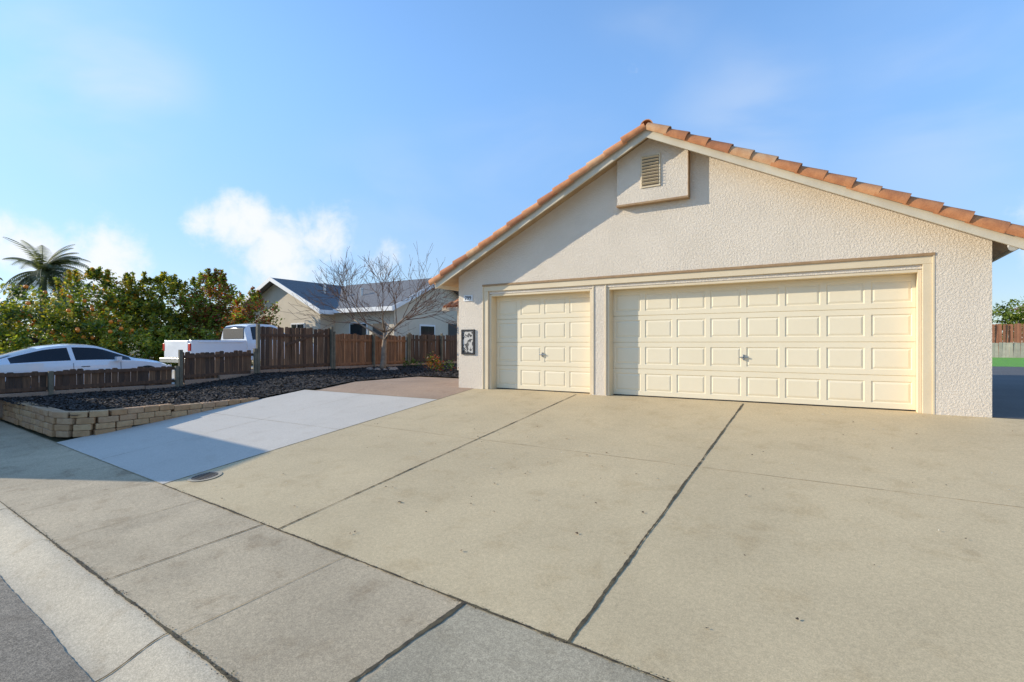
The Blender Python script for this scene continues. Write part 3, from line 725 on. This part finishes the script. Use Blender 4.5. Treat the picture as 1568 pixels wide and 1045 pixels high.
mb.build('mirrors_lamps_seams',[m_car,m_plas,m_tail,m_head],bevel=.01,parent=CAR)
TR=empty('white_pickup_truck')
T=Matrix.Translation((-21.6,-.2,-.06))
loft('cab_and_hood',[(2.15,.5,1.18,.96,1.70,.74),(2.25,.45,1.2,.97,1.86,.74),(2.7,.45,1.2,.97,1.92,.74),(3.4,.45,1.19,.97,1.90,.74),(3.75,.45,1.18,.97,1.72,.76),(4.25,.45,1.17,.97,1.24,.84),(4.5,.45,1.12,.97,1.18,.84),(5.5,.45,1.05,.95,1.10,.80),(5.65,.55,.9,.88,.98,.7)],
  (2.35,4.1,3.2),(3.75,4.22),(2.15,2.2),TR,T,[m_car,m_cg,m_plas],smo=1)
mb=MB()
for s in (-1,1):
    bx(mb,T,*sorted((s*.80,s*.97)),0.05,2.12,.5,1.24,0)
    bx(mb,T,*sorted((s*.972,s*1.0)),.3,2.0,1.15,1.20,0)
    bx(mb,T,*sorted((s*.84,s*.975)),-.0,.045,.85,1.12,2)
    bx(mb,T,*sorted((s*.99,s*1.2)),3.72,3.84,1.2,1.45,1)
bx(mb,T,-.82,.82,0.0,.06,.6,1.22,0); bx(mb,T,-.8,.8,.06,2.1,.5,.6,1); bx(mb,T,-.95,.95,-.12,-.01,.42,.58,3)
bx(mb,T,-.72,.72,2.13,2.148,1.3,1.72,1)
bx(mb,T,-.9,.9,5.6,5.72,.45,.62,3); bx(mb,T,-.55,.55,5.62,5.67,.68,.92,1); bx(mb,T,.6,.88,5.55,5.65,.72,.9,4); bx(mb,T,-.88,-.6,5.55,5.65,.72,.9,4)
mb.build('bed_bumpers_lamps',[m_car,m_plas,m_tail,m_metal,m_head],bevel=.015,parent=TR)
wheels(TR,T,(1.1,4.75),.96,.39)
MH=empty('unseen_shadow_motorhome'); ang=math.atan(-.068)  # unseen motorhome, added out of view to cast the long shadow on the strip
T=Matrix.Translation((-15.6,-9.0,zf(-15.6,-11)))@Matrix.Rotation(ang,4,'Z')
mb=MB(); bx(mb,T,-6.4,0,-.75,.8,.55,3.42,0); o=mb.build('coach_body',[m_white],bevel=.22,seg=4,parent=MH)
mb=MB(); bx(mb,T,-8.0,-6.3,-.75,.75,.5,1.6,0); bx(mb,T,-7.4,-6.3,-.72,.72,1.6,2.3,1); bx(mb,T,-7.7,-6.2,-.78,.82,2.35,3.2,0); mb.build('cab',[m_white,m_cg],bevel=.08,parent=MH)
mb=MB()
for y in (-.765,.80):
    for x in (-5.6,-4,-1.6): bx(mb,T,x,x+1.0,y,y+.015,1.8,2.4,0)
mb.build('windows',[m_cg],parent=MH)
mb=MB()
for x in (-7,-1.6):
    for y in (-.7,.75):
        p=T@Vector((x,y-.12,.4)); q=T@Vector((x,y+.12,.4)); mb.tube([p,q],[.4,.4],20)
mb.build('wheels',[m_tire],parent=MH)
# ------------------------------------------------------------------ camera, sun, world
cam=bpy.data.cameras.new('camera'); co=bpy.data.objects.new('camera',cam); S.collection.objects.link(co)
co.location=(-1.05,-9.98,1.065); co.rotation_euler=(R(90),0,R(31.8)); cam.sensor_width=36; cam.lens=18.37; cam.shift_y=.0022; cam.clip_end=2000; cam.clip_start=.05
S.camera=co
EL_=21.; sd=Vector((-.923,-.385,0)).normalized()
sv=Vector((sd.x*math.cos(R(EL_)),sd.y*math.cos(R(EL_)),math.sin(R(EL_))))
su=bpy.data.lights.new('sun','SUN'); su.energy=5.; su.angle=R(.5); su.color=(1,.90,.72)
so=bpy.data.objects.new('sun',su); S.collection.objects.link(so); so.rotation_euler=(-sv).to_track_quat('-Z','Y').to_euler()
W=bpy.data.worlds.new('World'); S.world=W; W.use_nodes=True; nt=W.node_tree; bg=nt.nodes['Background']; bg.inputs[1].default_value=.15
sky=N(nt,'ShaderNodeTexSky',sky_type='NISHITA'); sky.sun_disc=False; sky.sun_elevation=R(EL_); sky.sun_rotation=math.atan2(sd.x,sd.y); sky.air_density=1.; sky.dust_density=.2; sky.ozone_density=1.2
tc=N(nt,'ShaderNodeTexCoord'); dirv=tc.outputs['Generated']
yaw=R(31.8); rt=Vector((math.cos(yaw),math.sin(yaw),0)); fw=Vector((-math.sin(yaw),math.cos(yaw),0))
def D(px,py): return (rt*((px-784)/800)+fw+Vector((0,0,(526-py)/800))).normalized()
def wnoise(vec,scale,detail,rough,dist=0):
    n=N(nt,'ShaderNodeTexNoise'); n.inputs['Scale'].default_value=scale; n.inputs['Detail'].default_value=detail; n.inputs['Roughness'].default_value=rough; n.inputs['Distortion'].default_value=dist
    nt.links.new(vec,n.inputs['Vector']); return n.outputs[0]
n1=wnoise(dirv,12,9,.62,.2)
def cloudset(bl):
    out=None
    for (px,py,r,amp) in bl:
        vm=N(nt,'ShaderNodeVectorMath',operation='DISTANCE'); nt.links.new(dirv,vm.inputs[0]); vm.inputs[1].default_value=D(px,py)
        mr=ramp(nt,vm.outputs['Value'],0,r/800,amp,0)
        if out is None: out=mr
        else:
            a=N(nt,'ShaderNodeMath',operation='MAXIMUM'); nt.links.new(out,a.inputs[0]); nt.links.new(mr,a.inputs[1]); out=a.outputs[0]
    return out
def madd(a,b,k):
    n=N(nt,'ShaderNodeMath',operation='MULTIPLY_ADD'); nt.links.new(b,n.inputs[0]); n.inputs[1].default_value=k; nt.links.new(a,n.inputs[2]); return n.outputs[0]
cum=cloudset([(360,345,80,1.0),(500,360,80,1.0),(430,400,110,.9),(315,335,50,.85),(150,405,100,1.),(50,390,80,1.),(-10,350,50,1),(-90,330,100,1),(590,400,80,.5),(1750,330,160,.9)])
cf=madd(cum,n1,1.7)
cmask=ramp(nt,cf,1.15,1.85,0,.92)
mp=N(nt,'ShaderNodeMapping'); mp.inputs['Scale'].default_value=(1,1.3,2.6); nt.links.new(dirv,mp.inputs[0])
n2=wnoise(mp.outputs[0],2.6,5,.5,.3)
wis=cloudset([(160,140,130,1.),(60,50,160,.6),(1450,150,200,.4),(1150,185,160,.45),(1000,40,120,.2),(800,260,200,.25),(600,340,180,.3)])
wf=N(nt,'ShaderNodeMath',operation='MULTIPLY'); nt.links.new(ramp(nt,n2,.36,.70,0,.75),wf.inputs[0]); nt.links.new(wis,wf.inputs[1])
sep=N(nt,'ShaderNodeSeparateXYZ'); nt.links.new(dirv,sep.inputs[0])
ek=ramp(nt,sep.outputs[2],.0,.5)
gain=mixc(nt,ek,(1.0,1.14,1.38),(1.65,2.2,2.75))
tint=mixc(nt,1.,sky.outputs[0],gain,'MULTIPLY')
vk=N(nt,'ShaderNodeVectorMath',operation='MULTIPLY_ADD'); nt.links.new(tint,vk.inputs[0]); vk.inputs[1].default_value=(.075,.055,.035); vk.inputs[2].default_value=(1,1,1)
vd=N(nt,'ShaderNodeVectorMath',operation='DIVIDE'); nt.links.new(tint,vd.inputs[0]); nt.links.new(vk.outputs[0],vd.inputs[1])
c1=mixc(nt,wf.outputs[0],vd.outputs[0],(5.4,5.9,6.5))
c2=mixc(nt,cmask,c1,(6.6,6.7,6.85))
nt.links.new(c2,bg.inputs[0])
S.view_settings.view_transform='Standard'; S.view_settings.look='None'; S.view_settings.exposure=0
